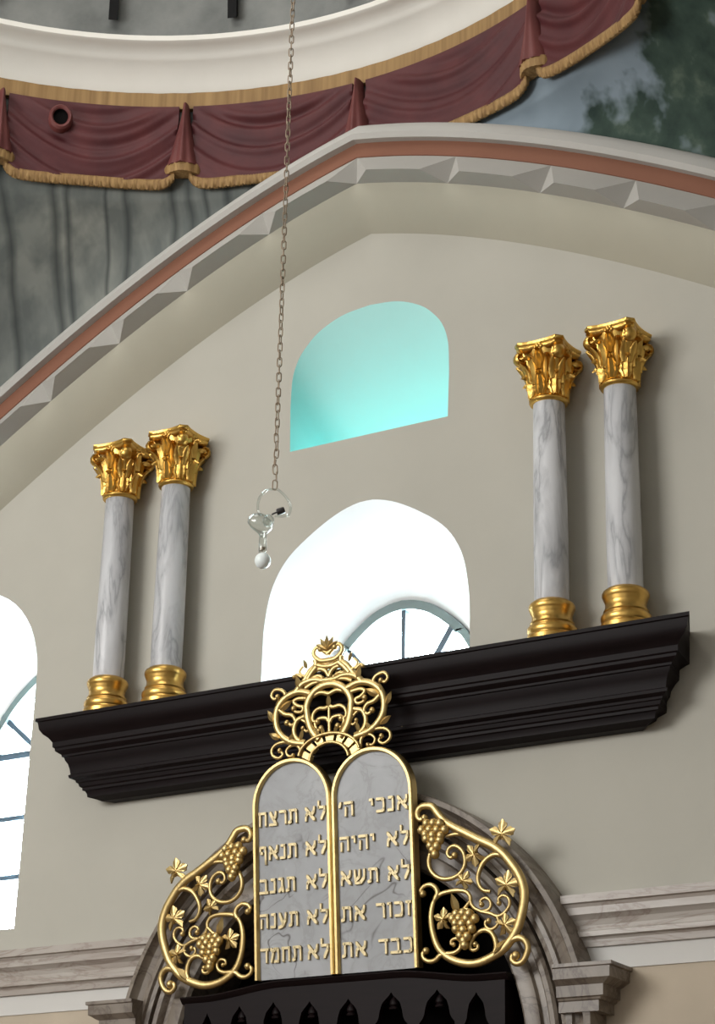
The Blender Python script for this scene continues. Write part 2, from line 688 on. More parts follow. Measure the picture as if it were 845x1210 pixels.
# windows -----------------------------------------------------------
def window(idx, op, gl, gh, cx, pane, bars):
    root = struct(empty('window_%d' % idx, (cx, 0, op[0][1])))
    root_inv = Vector((-cx, 0, -op[0][1]))

    def fin(nm, bm, mat):
        bmesh.ops.translate(bm, verts=bm.verts, vec=root_inv)
        return finish(nm, bm, mat, root)
    bm = bmesh.new()
    steps = 6
    rr = []
    for k in range(steps+1):
        q = k/steps
        rr.append(ring(bm, [(a[0]*(1-q)+b[0]*q, GY*q, a[1]*(1-q)+b[1]*q) for a, b in zip(op, gl)]))
    for a, b in zip(rr, rr[1:]):
        bridge(bm, a, b)
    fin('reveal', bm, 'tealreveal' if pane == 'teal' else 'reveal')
    bm = bmesh.new()
    vs = ring(bm, [(x, GY+.03, z) for x, z in gl])
    cap(bm, vs)
    vs = ring(bm, [(x, GY+.036, z) for x, z in gl])
    cap(bm, vs)
    fin('pane', bm, pane)
    # frame following the arched glazing outline
    gc = sum(x for x, z in gl)/len(gl)
    z0 = gl[0][1]
    bm = bmesh.new()
    inn = []
    for x, z in gl:
        d = Vector((gc-x, (z0+.1)-z)) if z > z0+.4 else Vector((gc-x, 0))
        d.normalize()
        inn.append((x+d.x*.045, z+d.y*.045))
    inn[0] = (inn[0][0], z0+.045); inn[-1] = (inn[-1][0], z0+.045)
    loft(bm, [[(x, GY-.03, z) for x, z in gl], [(x, GY-.03, z) for x, z in inn], [(x, GY+.05, z) for x, z in inn], [(x, GY+.05, z) for x, z in gl], [(x, GY-.03, z) for x, z in gl]], ends=False)
    fin('frame', bm, 'frame')
    for (xa, za, xb, zb, w) in bars:
        bm = bmesh.new()
        d = Vector((xb-xa, zb-za)).normalized()
        n = Vector((-d.y, d.x))*w
        loft(bm, [[(px+n.x, GY-.012, pz+n.y), (px-n.x, GY-.012, pz-n.y), (px-n.x, GY+.028, pz-n.y), (px+n.x, GY+.028, pz+n.y)] for px, pz in ((xa, za), (xb, zb))])
        fin('glazing_bar', bm, 'bar')
    return root


def fan(cx, hub, gl, n):
    bars = []
    for k in range(1, n):
        a = PI*k/n
        dx, dz = math.cos(a), math.sin(a)
        best = .5
        for x, z in gl:
            v = Vector((x-cx, z-hub))
            if v.length > .05 and v.normalized().dot(Vector((dx, dz))) > .9985:
                best = v.length
        bars.append((cx+.02*dx, hub+.02*dz, cx+(best-.03)*dx, hub+(best-.03)*dz, .010))
    return bars


mbars = [(0, 4.40, 0, 4.955, .011), (0, 4.40, .272, 4.826, .016), (0, 4.45, -.335, 4.81, .009), (-.47, 4.51, .47, 4.51, .016)]
window(1, mid_o, gmid_o, gmid_h, 0, 'pane', mbars)
lb = [(GCX, 4.42, GCX, 4.955, .010), (GCX, 4.40, GCX-.43, 4.758, .014), (GCX, 4.40, GCX+.39, 4.725, .012),
      (GCX-.48, 4.507, GCX+.48, 4.507, .018), (GCX-.48, 4.17, GCX+.48, 4.17, .013), (GCX-.48, 3.86, GCX+.48, 3.86, .013), (GCX, 3.54, GCX, 4.50, .011)]
window(2, left_o, gleft_o, gleft_h, LCX, 'pane', lb)
window(3, blue_o, gblue_o, gblue_h, 0, 'teal', [(0, 5.46, 0, 5.82, .01)])

# ------------------------------------------------------------------ the great arch mouldings
AY = -.148
bm = bmesh.new()   # rounded soffit
prof = []
for k in range(9):
    a = k/8*PI/2
    prof.append((-.205+.205*(1-math.cos(a)) if False else -.205*(1-math.sin(a)), AY*(1-math.cos(a)) if False else AY*(math.sin(a)**.0001)*0+AY*(1-(1-math.sin(a))**1.6)))
arch_sweep(bm, prof)
struct(finish('trim_5', bm, 'soffit', sharp=60))

bm = bmesh.new()   # flat stripe between block band and outer moulding
arch_sweep(bm, [(.142, AY+.002), (.146, AY-.006), (.226, AY-.006), (.228, AY+.01)])
struct(finish('trim_6', bm, 'terracotta'))

bm = bmesh.new()   # outer moulding
arch_sweep(bm, [(.222, AY-.0), (.224, AY-.045), (.252, AY-.055), (.256, AY-.045), (.29, AY-.03), (.325, AY+.0), (.340, AY+.03), (.345, 0.02)])
struct(finish('trim_7', bm, 'moulding', sharp=25))

# faceted blocks of the band
bm = bmesh.new()
bx = [0, .515, 1.01, 1.428, 1.858, 2.27, 2.68, 3.08]
for sgn in (1, -1):
    for xa, xb in zip(bx, bx[1:]):
        n = 10

        def pt(q, w, y):
            # q along the block 0..1, centre-line parameter on the middle of the band
            x = xa+(xb-xa)*q
            if xa == 0:
                px, pz = arch_off(x, w)
                if w > 0:
                    x0, z0 = arch_off(0, w)
                    n0 = Vector((.2223, 1)).normalized()
                    mz = 7.0157+w/n0.y
                    f = max(0, 1-q*4)
                    px -= x0*f
                    pz = pz*(1-f)+(mz+(pz-z0)*1.0)*f if q < .25 else pz
                return (sgn*px, y, pz)
            px, pz = arch_off(x, w)
            return (sgn*px, y, pz)
        H = AY-.100
        r0 = ring(bm, [pt(i/n, .0, AY) for i in range(n+1)])
        r3 = ring(bm, [pt(i/n, .144, AY) for i in range(n+1)])
        e = .115/ (xb-xa)*.95
        qs = [e+(1-2*e)*i/n for i in range(n+1)]
        rm = ring(bm, [pt(q, .022, H) for q in qs])
        bridge(bm, r0, rm, False)
        bridge(bm, rm, r3, False)
        bm.faces.new((r0[0], rm[0], r3[0]))
        bm.faces.new((r0[-1], r3[-1], rm[-1]))
struct(finish('trim_8', bm, 'block', sharp=14))

# ------------------------------------------------------------------ dome ring, drum, mural, dome
YC = -2.34
RG = 2.474
A0, A1 = rad(90-82), rad(90+82)


def cyl_pt(th, z, r):
    """th in degrees, 0 = towards the wall, positive to the right"""
    a = rad(th)
    return (r*math.sin(a), YC+r*math.cos(a), z)


bm = bmesh.new()
lathe(bm, [(RG+.03, 7.93), (RG-.012, 7.905), (RG-.012, 7.80), (RG+.03, 7.795)], 96, 0, YC)
struct(finish('trim_9', bm, 'ochre'))
bm = bmesh.new()
lathe(bm, [(RG+.05, 7.90), (2.462, 7.899), (2.452, 7.912), (2.440, 7.935), (2.420, 7.968), (2.392, 8.004), (2.362, 8.032), (2.345, 8.042), (2.340, 8.056), (2.315, 8.078), (2.290, 8.090), (2.272, 8.092), (2.262, 8.100), (2.262, 8.13)], 128, 0, YC)
struct(finish('trim_10', bm, 'ring', sharp=50))
bm = bmesh.new()
lathe(bm, [(2.275*math.cos(a), 8.105+1.65*math.sin(a)) for a in [PI/2*i/24*.999 for i in range(25)]], 96, 0, YC)
struct(finish('ceiling', bm, 'dome', sharp=60))

for sgn, nm in ((-1, 'added_wall_left'), (1, 'added_wall_right')):  # unseen side walls, added to shut sky light out of the hall
    bm = bmesh.new()
    box(bm, *sorted((sgn*7.6, sgn*7.8)), -14, .45, 0, 8.25)
    struct(finish(nm, bm, 'wall'))
bm = bmesh.new()   # unseen flat roof round the dome, added to block the bright sky
edges = []
for lp in ([(9, -14), (9, .45), (-9, .45), (-9, -14)], [(2.3*math.cos(2*PI*i/64), YC+2.3*math.sin(2*PI*i/64)) for i in range(64)]):
    vs = ring(bm, [(x, y, 8.25) for x, y in lp])
    edges += [bm.edges.new((vs[i], vs[(i+1) % len(vs)])) for i in range(len(vs))]
bmesh.ops.triangle_fill(bm, use_beauty=True, use_dissolve=False, edges=edges)
struct(finish('ceiling', bm, 'ring', normals=False))

bm = bmesh.new()
n = 120
rows = []
for i in range(n+1):
    th = -84+168*i/n
    tp = Vector(cyl_pt(th, 7.9, RG+.012))
    tp2 = Vector(cyl_pt(th, 7.27, RG+.012))
    x = 1.22*RG*math.sin(rad(th))
    ln = arch_off(abs(x)*.93, .31)
    zb = min(ln[1], 7.21)
    bt = Vector((x, -.012, zb))
    col = [tp, tp2]
    m = 14
    for k in range(1, m+1):
        q = k/m
        p = tp2.lerp(bt, q)
        # spherical belly of the pendentive
        bul = 4*q*(1-q)*.10*min(1, abs(th)/40)
        p += Vector((0, .5, .6))*bul
        col.append(p)
    rows.append(ring(bm, col))
for a, b in zip(rows, rows[1:]):
    bridge(bm, a, b, False)
struct(finish('wall_front', bm, 'mural', sharp=70))

# iron ribs of the dome
rb = []
for k in range(-4, 5):
    th = 16.5*k-3.0
    bm = bmesh.new()
    pts = []
    for j in range(22):
        a = PI/2*(.045+j/23.)
        r = 2.255*math.cos(a); z = 8.105+1.63*math.sin(a)
        pts.append((r, z))
    w = .024
    rings = []
    tdir = Vector((math.cos(rad(th)), -math.sin(rad(th)), 0))
    for (r, z) in pts:
        c0 = Vector(cyl_pt(th, z, r)); c1 = Vector(cyl_pt(th, z-.03, r-.03))
        rings.append([c0-tdir*w, c1-tdir*w, c1+tdir*w, c0+tdir*w])
    loft(bm, rings)
    o = finish('trim_%d' % (11+k+4), bm, 'rib')
    struct(o)

# ------------------------------------------------------------------ painted-red swag valance under the ring
val = empty('curtain_valance', (0, YC+RG, 7.3))
tag(val, 'dark red draped swag valance with ochre fringe hanging under the ivory dome ring', 'curtain')
vinv = Vector((0, -(YC+RG), -7.3))


def vfin(nm, bm, mat, parent=val):
    bmesh.ops.translate(bm, verts=bm.verts, vec=vinv)
    return finish(nm, bm, mat, parent, sharp=75)


ZT = 7.80


def hem(th):
    return 7.335-.0090*max(0, th-26)


HOLE_TH, HOLE_Z = -41.9, 7.675


def swag(ta, tb):
    nu, nv = 44, 56
    seed = random.random()*6
    bm = bmesh.new()
    g = []
    hemp = []
    for i in range(nu+1):
        q = i/nu
        tt = 2*q-1
        th = ta+(tb-ta)*q
        edge = abs(tt)**6
        zb = hem(th)+.06*abs(tt)**14+.006*math.cos(tt*3)
        row = []
        for j in range(nv+1):
            s = j/nv
            z = ZT+.004-(ZT+.004-zb)*s
            dep = (ZT-z)/.50
            # drooping folds: level lines sag towards the middle of the swag
            ph = dep+.42*tt*tt-.02*math.sin(3*tt+seed)
            amp = .020*min(1, s*5)*(1-.55*s)*(1-.35*abs(tt)**4)
            fold = math.sin(2*PI*(ph*3.3+.1*math.sin(seed)+.25*math.sin(5*ph+seed)))
            r = RG-.030-amp*(fold+.35*math.sin(2*PI*ph*7.3+seed))-.016*s
            row.append(cyl_pt(th, z, r))
        g.append(ring(bm, row))
        hemp.append((th, zb, RG-.046))
    for a, b in zip(g, g[1:]):
        bridge(bm, a, b, False)
    # turned-back side edges give the cloth its thickness
    for col_, th in ((g[0], ta), (g[-1], tb)):
        back = ring(bm, [cyl_pt(th, ZT+.004-(v.co.z*0+ (ZT+.004-v.co.z)), RG+.004) for v in col_])
        bridge(bm, col_, back, False)
    o = vfin('swag', bm, 'cloth')
    # fringe
    bm = bmesh.new()
    rows_ = []
    m = 120
    for i in range(m+1):
        q = i/m
        k = q*nu
        i0 = min(int(k), nu-1); f = k-i0
        th = hemp[i0][0]*(1-f)+hemp[i0+1][0]*f
        zb = hemp[i0][1]*(1-f)+hemp[i0+1][1]*f
        rip = .004*(1 if i % 2 else -1)
        rows_.append(ring(bm, [cyl_pt(th, zb+.012, RG-.052), cyl_pt(th, zb-.008, RG-.058+rip*.4), cyl_pt(th, zb-.045+.004*math.sin(i*2.1), RG-.050+rip), cyl_pt(th, zb-.045, RG-.034+rip), cyl_pt(th, zb+.012, RG-.03)]))
    for a, b in zip(rows_, rows_[1:]):
        bridge(bm, a, b, True)
    cap(bm, rows_[0]); cap(bm, rows_[-1])
    vfin('fringe', bm, 'fringe', o)
    return o


def jabot(th):
    zb = 7.42-.0090*max(0, th-26)
    bm = bmesh.new()
    rings = []
    m = 14
    for j in range(m+1):
        s = j/m
        z = ZT+.002-(ZT-zb)*s
        w = (.35+1.75*s**1.3)
        row = []
        for k in range(17):
            a = -1+2*k/16
            r = RG-.040-.050*(1-a*a)*(.7+.6*s)-.007*s*math.cos(a*PI*3)
            row.append(cyl_pt(th+a*w, z, r))
        for k in range(16, -1, -1):
            a = -1+2*k/16
            row.append(cyl_pt(th+a*w, z, RG-.004))
        rings.append(row)
    loft(bm, rings)
    o = vfin('jabot', bm, 'jabot')
    bm = bmesh.new()
    rings = []
    for dz, ex in ((.012, 1.0), (0, 1.06), (-.02, 1.08), (-.045, 1.02)):
        w = 2.1*ex
        row = [cyl_pt(th+(-1+2*k/16)*w, zb+dz, RG-.038-.052*ex*(1-(-1+2*k/16)**2)-.005*(k % 2)) for k in range(17)]
        row += [cyl_pt(th+(-1+2*k/16)*w, zb+dz, RG-.006) for k in range(16, -1, -1)]
        rings.append(row)
    loft(bm, rings)
    vfin('fringe', bm, 'fringe', o)
    return o


JT = [-72.5, -49.3, -26.3, -3.6, 23.3, 47.5]
for a, b in zip(JT, JT[1:]):
    swag(a+.9, b-.9)
for th in JT:
    jabot(th)

# round dark fitting in the left swag
c = Vector(cyl_pt(HOLE_TH, HOLE_Z, RG-.090))
hole = empty('recessed_spotlight', c, (0, 0, -rad(HOLE_TH)))
tag(hole, 'small round dark recessed fitting with red rim set in the leftmost red swag', 'spotlight')
bm = bmesh.new()
prof = [(.044, .030), (.078, .050), (.076, .012), (.066, .002), (.056, .003), (.048, .010), (.044, .030)]
rr = []
for i in range(33):
    a = 2*PI*i/32
    rr.append(ring(bm, [(r*math.cos(a)*.82, y, r*math.sin(a)) for r, y in prof]))
for a, b in zip(rr, rr[1:]):
    bridge(bm, a, b, False)
finish('rim', bm, 'jabot', hole)
bm = bmesh.new()
rr = []
for i in range(33):
    a = 2*PI*i/32
    rr.append(ring(bm, [(r*math.cos(a)*.82, y, r*math.sin(a)) for r, y in [(.0475, .011), (.0435, .026), (.001, .028)]]))
for a, b in zip(rr, rr[1:]):
    bridge(bm, a, b, False)
finish('lamp_well', bm, 'dark', hole)

# ------------------------------------------------------------------ marble archway round the ark niche
mar = tag(empty('marble_archway', (0, 0, 0)), 'brown veined marble archway framing the dark wooden ark', 'archway')
minv = Vector((0, 0, 0))


def arch_ring(bm, prof, z_end):
    """sweep (r,y) round the arch centre, then straight down to z_end"""
    stations = []
    for i in range(61):
        a = PI*i/60
        stations.append([(r*math.cos(a), y, AZ+r*math.sin(a)) for r, y in prof])
    s0 = [(r, y, z_end) for r, y in prof]
    s1 = [(-r, y, z_end) for r, y in prof]
    loft(bm, [s0]+stations+[s1], closed=False, ends=False)


bm = bmesh.new()
arch_ring(bm, [(1.186, .01), (1.186, -.125), (1.180, -.152), (1.158, -.156), (1.152, -.135), (1.140, -.118), (1.118, -.110), (1.098, -.118), (1.092, -.134), (1.072, -.136), (1.066, -.122), (1.046, -.118), (1.042, -.04)], 2.90)
bmesh.ops.translate(bm, verts=bm.verts, vec=minv)
finish('outer_moulding', bm, 'brownmarble', mar, sharp=30)
bm = bmesh.new()
arch_ring(bm, [(1.034, -.03), (1.030, -.112), (1.018, -.124), (.998, -.122), (.988, -.108), (.982, -.092), (.955, -.092), (.949, -.112), (.93, -.118), (.885, -.116), (.872, -.10), (.870, .30)], 0)
bmesh.ops.translate(bm, verts=bm.verts, vec=minv)
finish('inner_moulding', bm, 'brownmarble', mar, sharp=30)
for sgn in (1, -1):
    bm = bmesh.new()
    # stepped impost: (z, reach) reach drives both front and end
    steps = [(2.898, .0), (2.940, .0), (2.944, .010), (2.952, .014), (2.956, .028), (3.000, .030), (3.006, .044), (3.016, .058), (3.022, .072), (3.064, .074), (3.068, .084), (3.082, .084)]
    rings = []
    for z, e in steps:
        x0, x1, y = 1.046, 1.222+e, -.159-e*.7
        rings.append([(sgn*x0, y, z), (sgn*x1, y, z), (sgn*x1, 0, z), (sgn*x0, 0, z)])
    loft(bm, rings)
    bmesh.ops.translate(bm, verts=bm.verts, vec=minv)
    finish('impost', bm, 'brownmarble', mar, sharp=20)

# ------------------------------------------------------------------ wooden ark
ark = tag(empty('wooden_ark', (0, 0, 0)), 'dark wooden ark cabinet top with carved pointed openings below the tablets', 'ark')
ainv = Vector((0, 0, 0))


def afin(nm, bm, mat, sharp=35):
    bmesh.ops.translate(bm, verts=bm.verts, vec=ainv)
    return finish(nm, bm, mat, ark, sharp)


def ark_top(x):
    q = max(0, min(1, (.70-abs(x))/.42))
    q = q*q*(3-2*q)
    return 3.078+.040*q


N = 80
bm = bmesh.new()
rings = []
for i in range(N+1):
    x = -.815+1.63*i/N
    z = ark_top(x)
    rings.append([(x, .2, z), (x, -.165, z), (x, -.168, z-.006), (x, -.160, z-.016), (x, -.156, z-.022), (x, -.145, z-.030), (x, .2, z-.030)])
loft(bm, rings)
afin('cornice', bm, 'arkwood', 25)


def ogee(cx, zt, w):
    """outline of one carved opening, from the bottom left to the bottom right"""
    h = [(-.62, -.26), (-.60, -.10), (-.50, -.085), (-.44, -.07), (-.40, -.04), (-.33, -.012), (-.2, .006), (-.08, .020), (0, .034)]
    L_ = [(cx+a*w, zt-.034+b) for a, b in h]
    return L_+[(2*cx-x, z) for x, z in reversed(L_[:-1])]


cuts = [(-.675, 3.004, .07), (-.505, 3.024, .105), (-.328, 3.030, .115), (-.142, 3.022, .12), (.053, 3.020, .125), (.263, 3.033, .135), (.484, 3.030, .14), (.668, 3.008, .10)]
bm = bmesh.new()
outl = []
edges_holes = []
topz = [( -.80+1.6*i/N, ark_top(-.80+1.6*i/N)-.028) for i in range(N+1)]
outer_a = [(-.80, 0)]+topz+[(.80, 0)]
holes = []
for cx, zt, w in cuts:
    h = ogee(cx, zt, w)
    holes.append([(h[0][0], 2.62)]+h+[(h[-1][0], 2.62)])
for y in (-.150, -.128):
    fill_with_holes(bm, list(reversed(outer_a)), holes, y)
for lp in holes+[outer_a]:
    a = ring(bm, [(x, -.150, z) for x, z in lp]); b = ring(bm, [(x, -.128, z) for x, z in lp])
    bridge(bm, a, b)
bmesh.ops.remove_doubles(bm, verts=bm.verts, dist=.0002)
afin('front_panel', bm, 'arkwood', 25)
for cx, zt, w in cuts[1:-1]:
    bm = bmesh.new()
    loft(bm, [[(cx+r*math.cos(2*PI*k/10), -.125+r*.8*math.sin(2*PI*k/10), z) for k in range(10)] for r, z in
              ((.004, zt-.004), (.006, zt-.018), (.012, zt-.024), (.018, zt-.036), (.020, zt-.048), (.014, zt-.056), (.022, zt-.062), (.020, zt-.068))])
    o = afin('finial', bm, 'arkwood')
    o['label'] = 'small carved wooden finial'
bm = bmesh.new()
box(bm, -.79, .79, .05, .07, 0, 3.05)
afin('inner_panel', bm, 'dark')
for sgn in (-1, 1):
    bm = bmesh.new()
    box(bm, sgn*.80 if sgn < 0 else .78, sgn*.78 if sgn < 0 else .80, -.128, .19, 0, 3.05)
    afin('side_panel', bm, 'arkwood')
bm = bmesh.new()   # arched back of the niche
arc = [(.868*math.cos(PI*i/40), AZ+.868*math.sin(PI*i/40)) for i in range(41)]
extrude_outline(bm, [(.868, 0)]+arc+[(-.868, 0)], .21, .25)
afin('niche_back', bm, 'dark')

# ------------------------------------------------------------------ dark cornice shelf
she = tag(empty('cornice_shelf', (0, 0, 4.06)), 'long dark mahogany stepped cornice shelf carrying the four marble columns', 'shelf')
bm = bmesh.new()
# (inset 0 top .. 1 bottom, z, half length where the raked end meets the wall)
sp_ = [(0, 4.463, 1.606), (0.0, 4.447, 1.606), (.035, 4.443, 1.604), (.045, 4.430, 1.603), (.06, 4.408, 1.603), (.12, 4.385, 1.602), (.20, 4.368, 1.601), (.262, 4.346, 1.600), (.266, 4.322, 1.599), (.30, 4.316, 1.580),
       (.305, 4.304, 1.556), (.33, 4.298, 1.553), (.40, 4.285, 1.552), (.405, 4.275, 1.552), (.44, 4.271, 1.551), (.455, 4.258, 1.550), (.50, 4.240, 1.530), (.53, 4.214, 1.512), (.545, 4.190, 1.506), (.515, 4.185, 1.500), (.525, 4.172, 1.492), (.62, 4.160, 1.490),
       (.63, 4.150, 1.490), (.66, 4.146, 1.490), (.68, 4.130, 1.489), (.72, 4.124, 1.488), (.725, 4.112, 1.455), (.765, 4.108, 1.445), (.79, 4.096, 1.440), (.80, 4.080, 1.400), (.93, 4.070, 1.390), (1.0, 4.062, 1.380)]
rings = []
for q, z, xw in sp_:
    x = 1.708-.291*q
    y = -(.248-.190*q)
    rings.append([(-x, y, z), (x, y, z), (xw, 0, z), (-xw, 0, z)])
loft(bm, rings)
bmesh.ops.translate(bm, verts=bm.verts, vec=(0, 0, -4.06))
finish('cornice', bm, 'wood', she, sharp=22)

# ------------------------------------------------------------------ marble columns with gilt bases and capitals
CY = -.125


def acanthus(bm, ang, r0, z0, h, w, curl, lean):
    """one ridged leaf hugging a bell of radius r0, its tip rolled outwards"""
    nu, nv = 10, 12
    g = []
    for j in range(nv+1):
        s = j/nv
        wid = w*(.72+.55*math.sin(PI*min(1, s*1.05))**.8)*(1-.75*max(0, s-.72)/.28) if s > .05 else w*.72
        # lobed edge
        wid *= 1+.10*math.cos(s*PI*7)
        if s < .8:
            rr_ = r0+lean*s*s; zz = z0+h*s
        else:
            a = (s-.8)/.2*PI*.95
            rr_ = r0+lean*.64+curl*(1-math.cos(a)); zz = z0+h*.8+curl*1.4*math.sin(a)
        row = []
        for i in range(nu+1):
            q = -1+2*i/nu
            ridge = .010*(1-abs(q))+.005*math.cos(q*PI*3)
            aa = ang+q*wid/rr_
            rr2 = rr_+ridge+.004
            row.append((rr2*math.cos(aa), rr2*math.sin(aa), zz))
        g.append(ring(bm, row))
    for a, b in zip(g, g[1:]):
        bridge(bm, a, b, False)
    back = []
    for row in g:
        back.append(ring(bm, [(v.co.x*.90, v.co.y*.90, v.co.z-.002) for v in row]))
    for a, b in zip(back, back[1:]):
        bridge(bm, a, b, False)
    bridge(bm, [r[0] for r in g], [r[0] for r in back], False)
    bridge(bm, [r[-1] for r in g], [r[-1] for r in back], False)
    bridge(bm, g[0], back[0], False)
    bridge(bm, g[-1], back[-1], False)


def bm_rot(bm, a):
    bmesh.ops.rotate(bm, verts=bm.verts, cent=(0, 0, 0), matrix=Matrix.Rotation(a, 3, 'Z'))
    return bm


def make_column():
    root = empty('marble_column', (0, CY, 4.463))
    bm = bmesh.new()
    pr = [(0, 0), (.112, 0), (.112, .022), (.106, .028), (.104, .034), (.107, .040), (.109, .050), (.108, .062), (.102, .070), (.096, .073), (.094, .078), (.097, .083), (.096, .088), (.090, .096), (.088, .112), (.089, .126), (.094, .134), (.094, .139), (.098, .145), (.101, .154), (.101, .164), (.096, .174), (.087, .180), (.080, .186), (0, .186)]
    lathe(bm, pr, 48)
    finish('base', bm, 'basegold', root, sharp=40)
    bm = bmesh.new()
    lathe(bm, [(0, .184), (.0760, .184), (.0765, .4), (.0750, .7), (.0725, 1.0), (.0708, 1.140), (0, 1.140)], 48)
    finish('shaft', bm, 'shaft', root, sharp=40)
    bm = bmesh.new()
    lathe(bm, [(0, 1.122), (.078, 1.122), (.086, 1.128), (.088, 1.136), (.083, 1.146), (.076, 1.152), (.074, 1.20), (.077, 1.26), (.086, 1.32), (.102, 1.372), (0, 1.372)], 40)
    cap_ = finish('capital', bm, 'leafgold', root, sharp=40)

    def sub(nm, bm):
        finish(nm, bm, 'leafgold', cap_, sharp=50)
    for k in range(8):
        bm = bmesh.new()
        acanthus(bm, 2*PI*k/8, .080, 1.146, .110, .029, .013, .012)
        sub('acanthus_leaf', bm)
    for k in range(8):
        bm = bmesh.new()
        acanthus(bm, 2*PI*(k+.5)/8, .082, 1.20, .135, .030, .016, .026)
        sub('acanthus_leaf', bm)
    for k in range(4):
        a = PI/4+PI/2*k
        bm = bmesh.new()
        # corner scroll: spiral ribbon in the diagonal plane with a drooping leaf sheath below
        pts = []
        for j in range(30):
            q = j/29
            if q < .45:
                s = q/.45
                pts.append(Vector((.088+.040*s*s, 0, 1.25+.105*s)))
            else:
                s = (q-.45)/.55
                th = PI/2-0.3-s*2.6*PI
                rr_ = .030*(1-.75*s)
                pts.append(Vector((.128+rr_*math.cos(th), 0, 1.330+rr_*math.sin(th))))
        tube(bm, pts, lambda t: .013-.004*t, 8, 2.2)
        sphere(bm, (.128, 0, 1.330), .014, 8, 6, 1, 2.0)
        sub('volute', bm_rot(bm, a))
        bm = bmesh.new()
        for (ln, r_, y_) in ((.105, .020, 0), (.085, .016, .022), (.085, .016, -.022)):
            rings = []
            for m in range(9):
                q = m/8
                w = r_*math.sin(PI*min(1, .12+.88*q))**.6+.002
                c = Vector((.092+.052*q*q, y_*(.6+.6*q), 1.215+ln*q))
                rings.append([c+Vector((w*.6*math.cos(2*PI*i/10), w*math.sin(2*PI*i/10), 0)) for i in range(10)])
            loft(bm, rings)
        sub('leaf_sheath', bm_rot(bm, a))
    for k in range(4):
        a = PI/2*k
        bm = bmesh.new()
        for m in range(6):
            b = 2*PI*m/6
            sphere(bm, (.098, .014*math.cos(b), 1.376+.014*math.sin(b)), .011, 7, 5)
        sphere(bm, (.105, 0, 1.376), .009, 7, 5)
        sub('fleuron', bm_rot(bm, a))
        bm = bmesh.new()     # tongue leaf between the corner scrolls
        acanthus(bm, a, .094, 1.265, .105, .022, .010, .010)
        sub('acanthus_leaf', bm)
    # abacus with hollowed sides and clipped corners
    def ab(hs, cut, hollow, z):
        out = []
        for k in range(4):
            a = PI/2*k
            R_ = Matrix.Rotation(a, 2)
            for j in range(9):
                q = -1+2*j/8
                v = R_ @ Vector((hs-hollow*(1-q*q), q*(hs-cut)))
                out.append((v.x, v.y, z))
        return out
    bm = bmesh.new()
    loft(bm, [ab(.100, .030, .014, 1.362), ab(.114, .028, .014, 1.374), ab(.118, .028, .014, 1.382), ab(.115, .028, .014, 1.388), ab(.121, .028, .014, 1.394), ab(.122, .028, .014, 1.406), ab(.112, .028, .014, 1.410)])
    sub('abacus', bm)
    return root


col_ = make_column()
spots = [(-1.374, 'white marble column with gilt capital, outermost at the left end of the shelf'),
         (-1.027, 'white marble column with gilt capital, inner one of the left pair, right of the outermost'),
         (1.027, 'white marble column with gilt capital, inner one of the right pair, nearest the bright window'),
         (1.374, 'white marble column with gilt capital, outermost at the right end of the shelf')]
for i, (x, lab) in enumerate(spots):
    o = col_ if i == 0 else copy_tree(col_)
    o.location = (x, CY, 4.463)
    tag(o, lab, 'column', 'marble columns on the shelf')

# ------------------------------------------------------------------ ornaments on the tilted plane in front of the wall
KL = .0925
TILT = math.atan(KL)
SV = math.sqrt(1+KL*KL)


def orn_root(name):
    return empty(name, (0, -.17, 3.12), (TILT, 0, 0))


# tablets
tab = orn_root('commandment_tablets')
tag(tab, 'pair of round-topped grey marble tablets with gold frames and gold Hebrew lettering', 'tablets')


def tablet_outline(u0, u1, s0, st, inset=0., n=28):
    u0 += inset; u1 -= inset
    c = (u0+u1)/2; r = (u1-u0)/2
    zc = st-(u1-u0+2*inset)/2
    o = [(u1, s0)]
    for i in range(n+1):
        a = PI*i/n
        o.append((c+r*math.cos(a), zc+r*math.sin(a)))
    o.append((u0, s0))
    return o


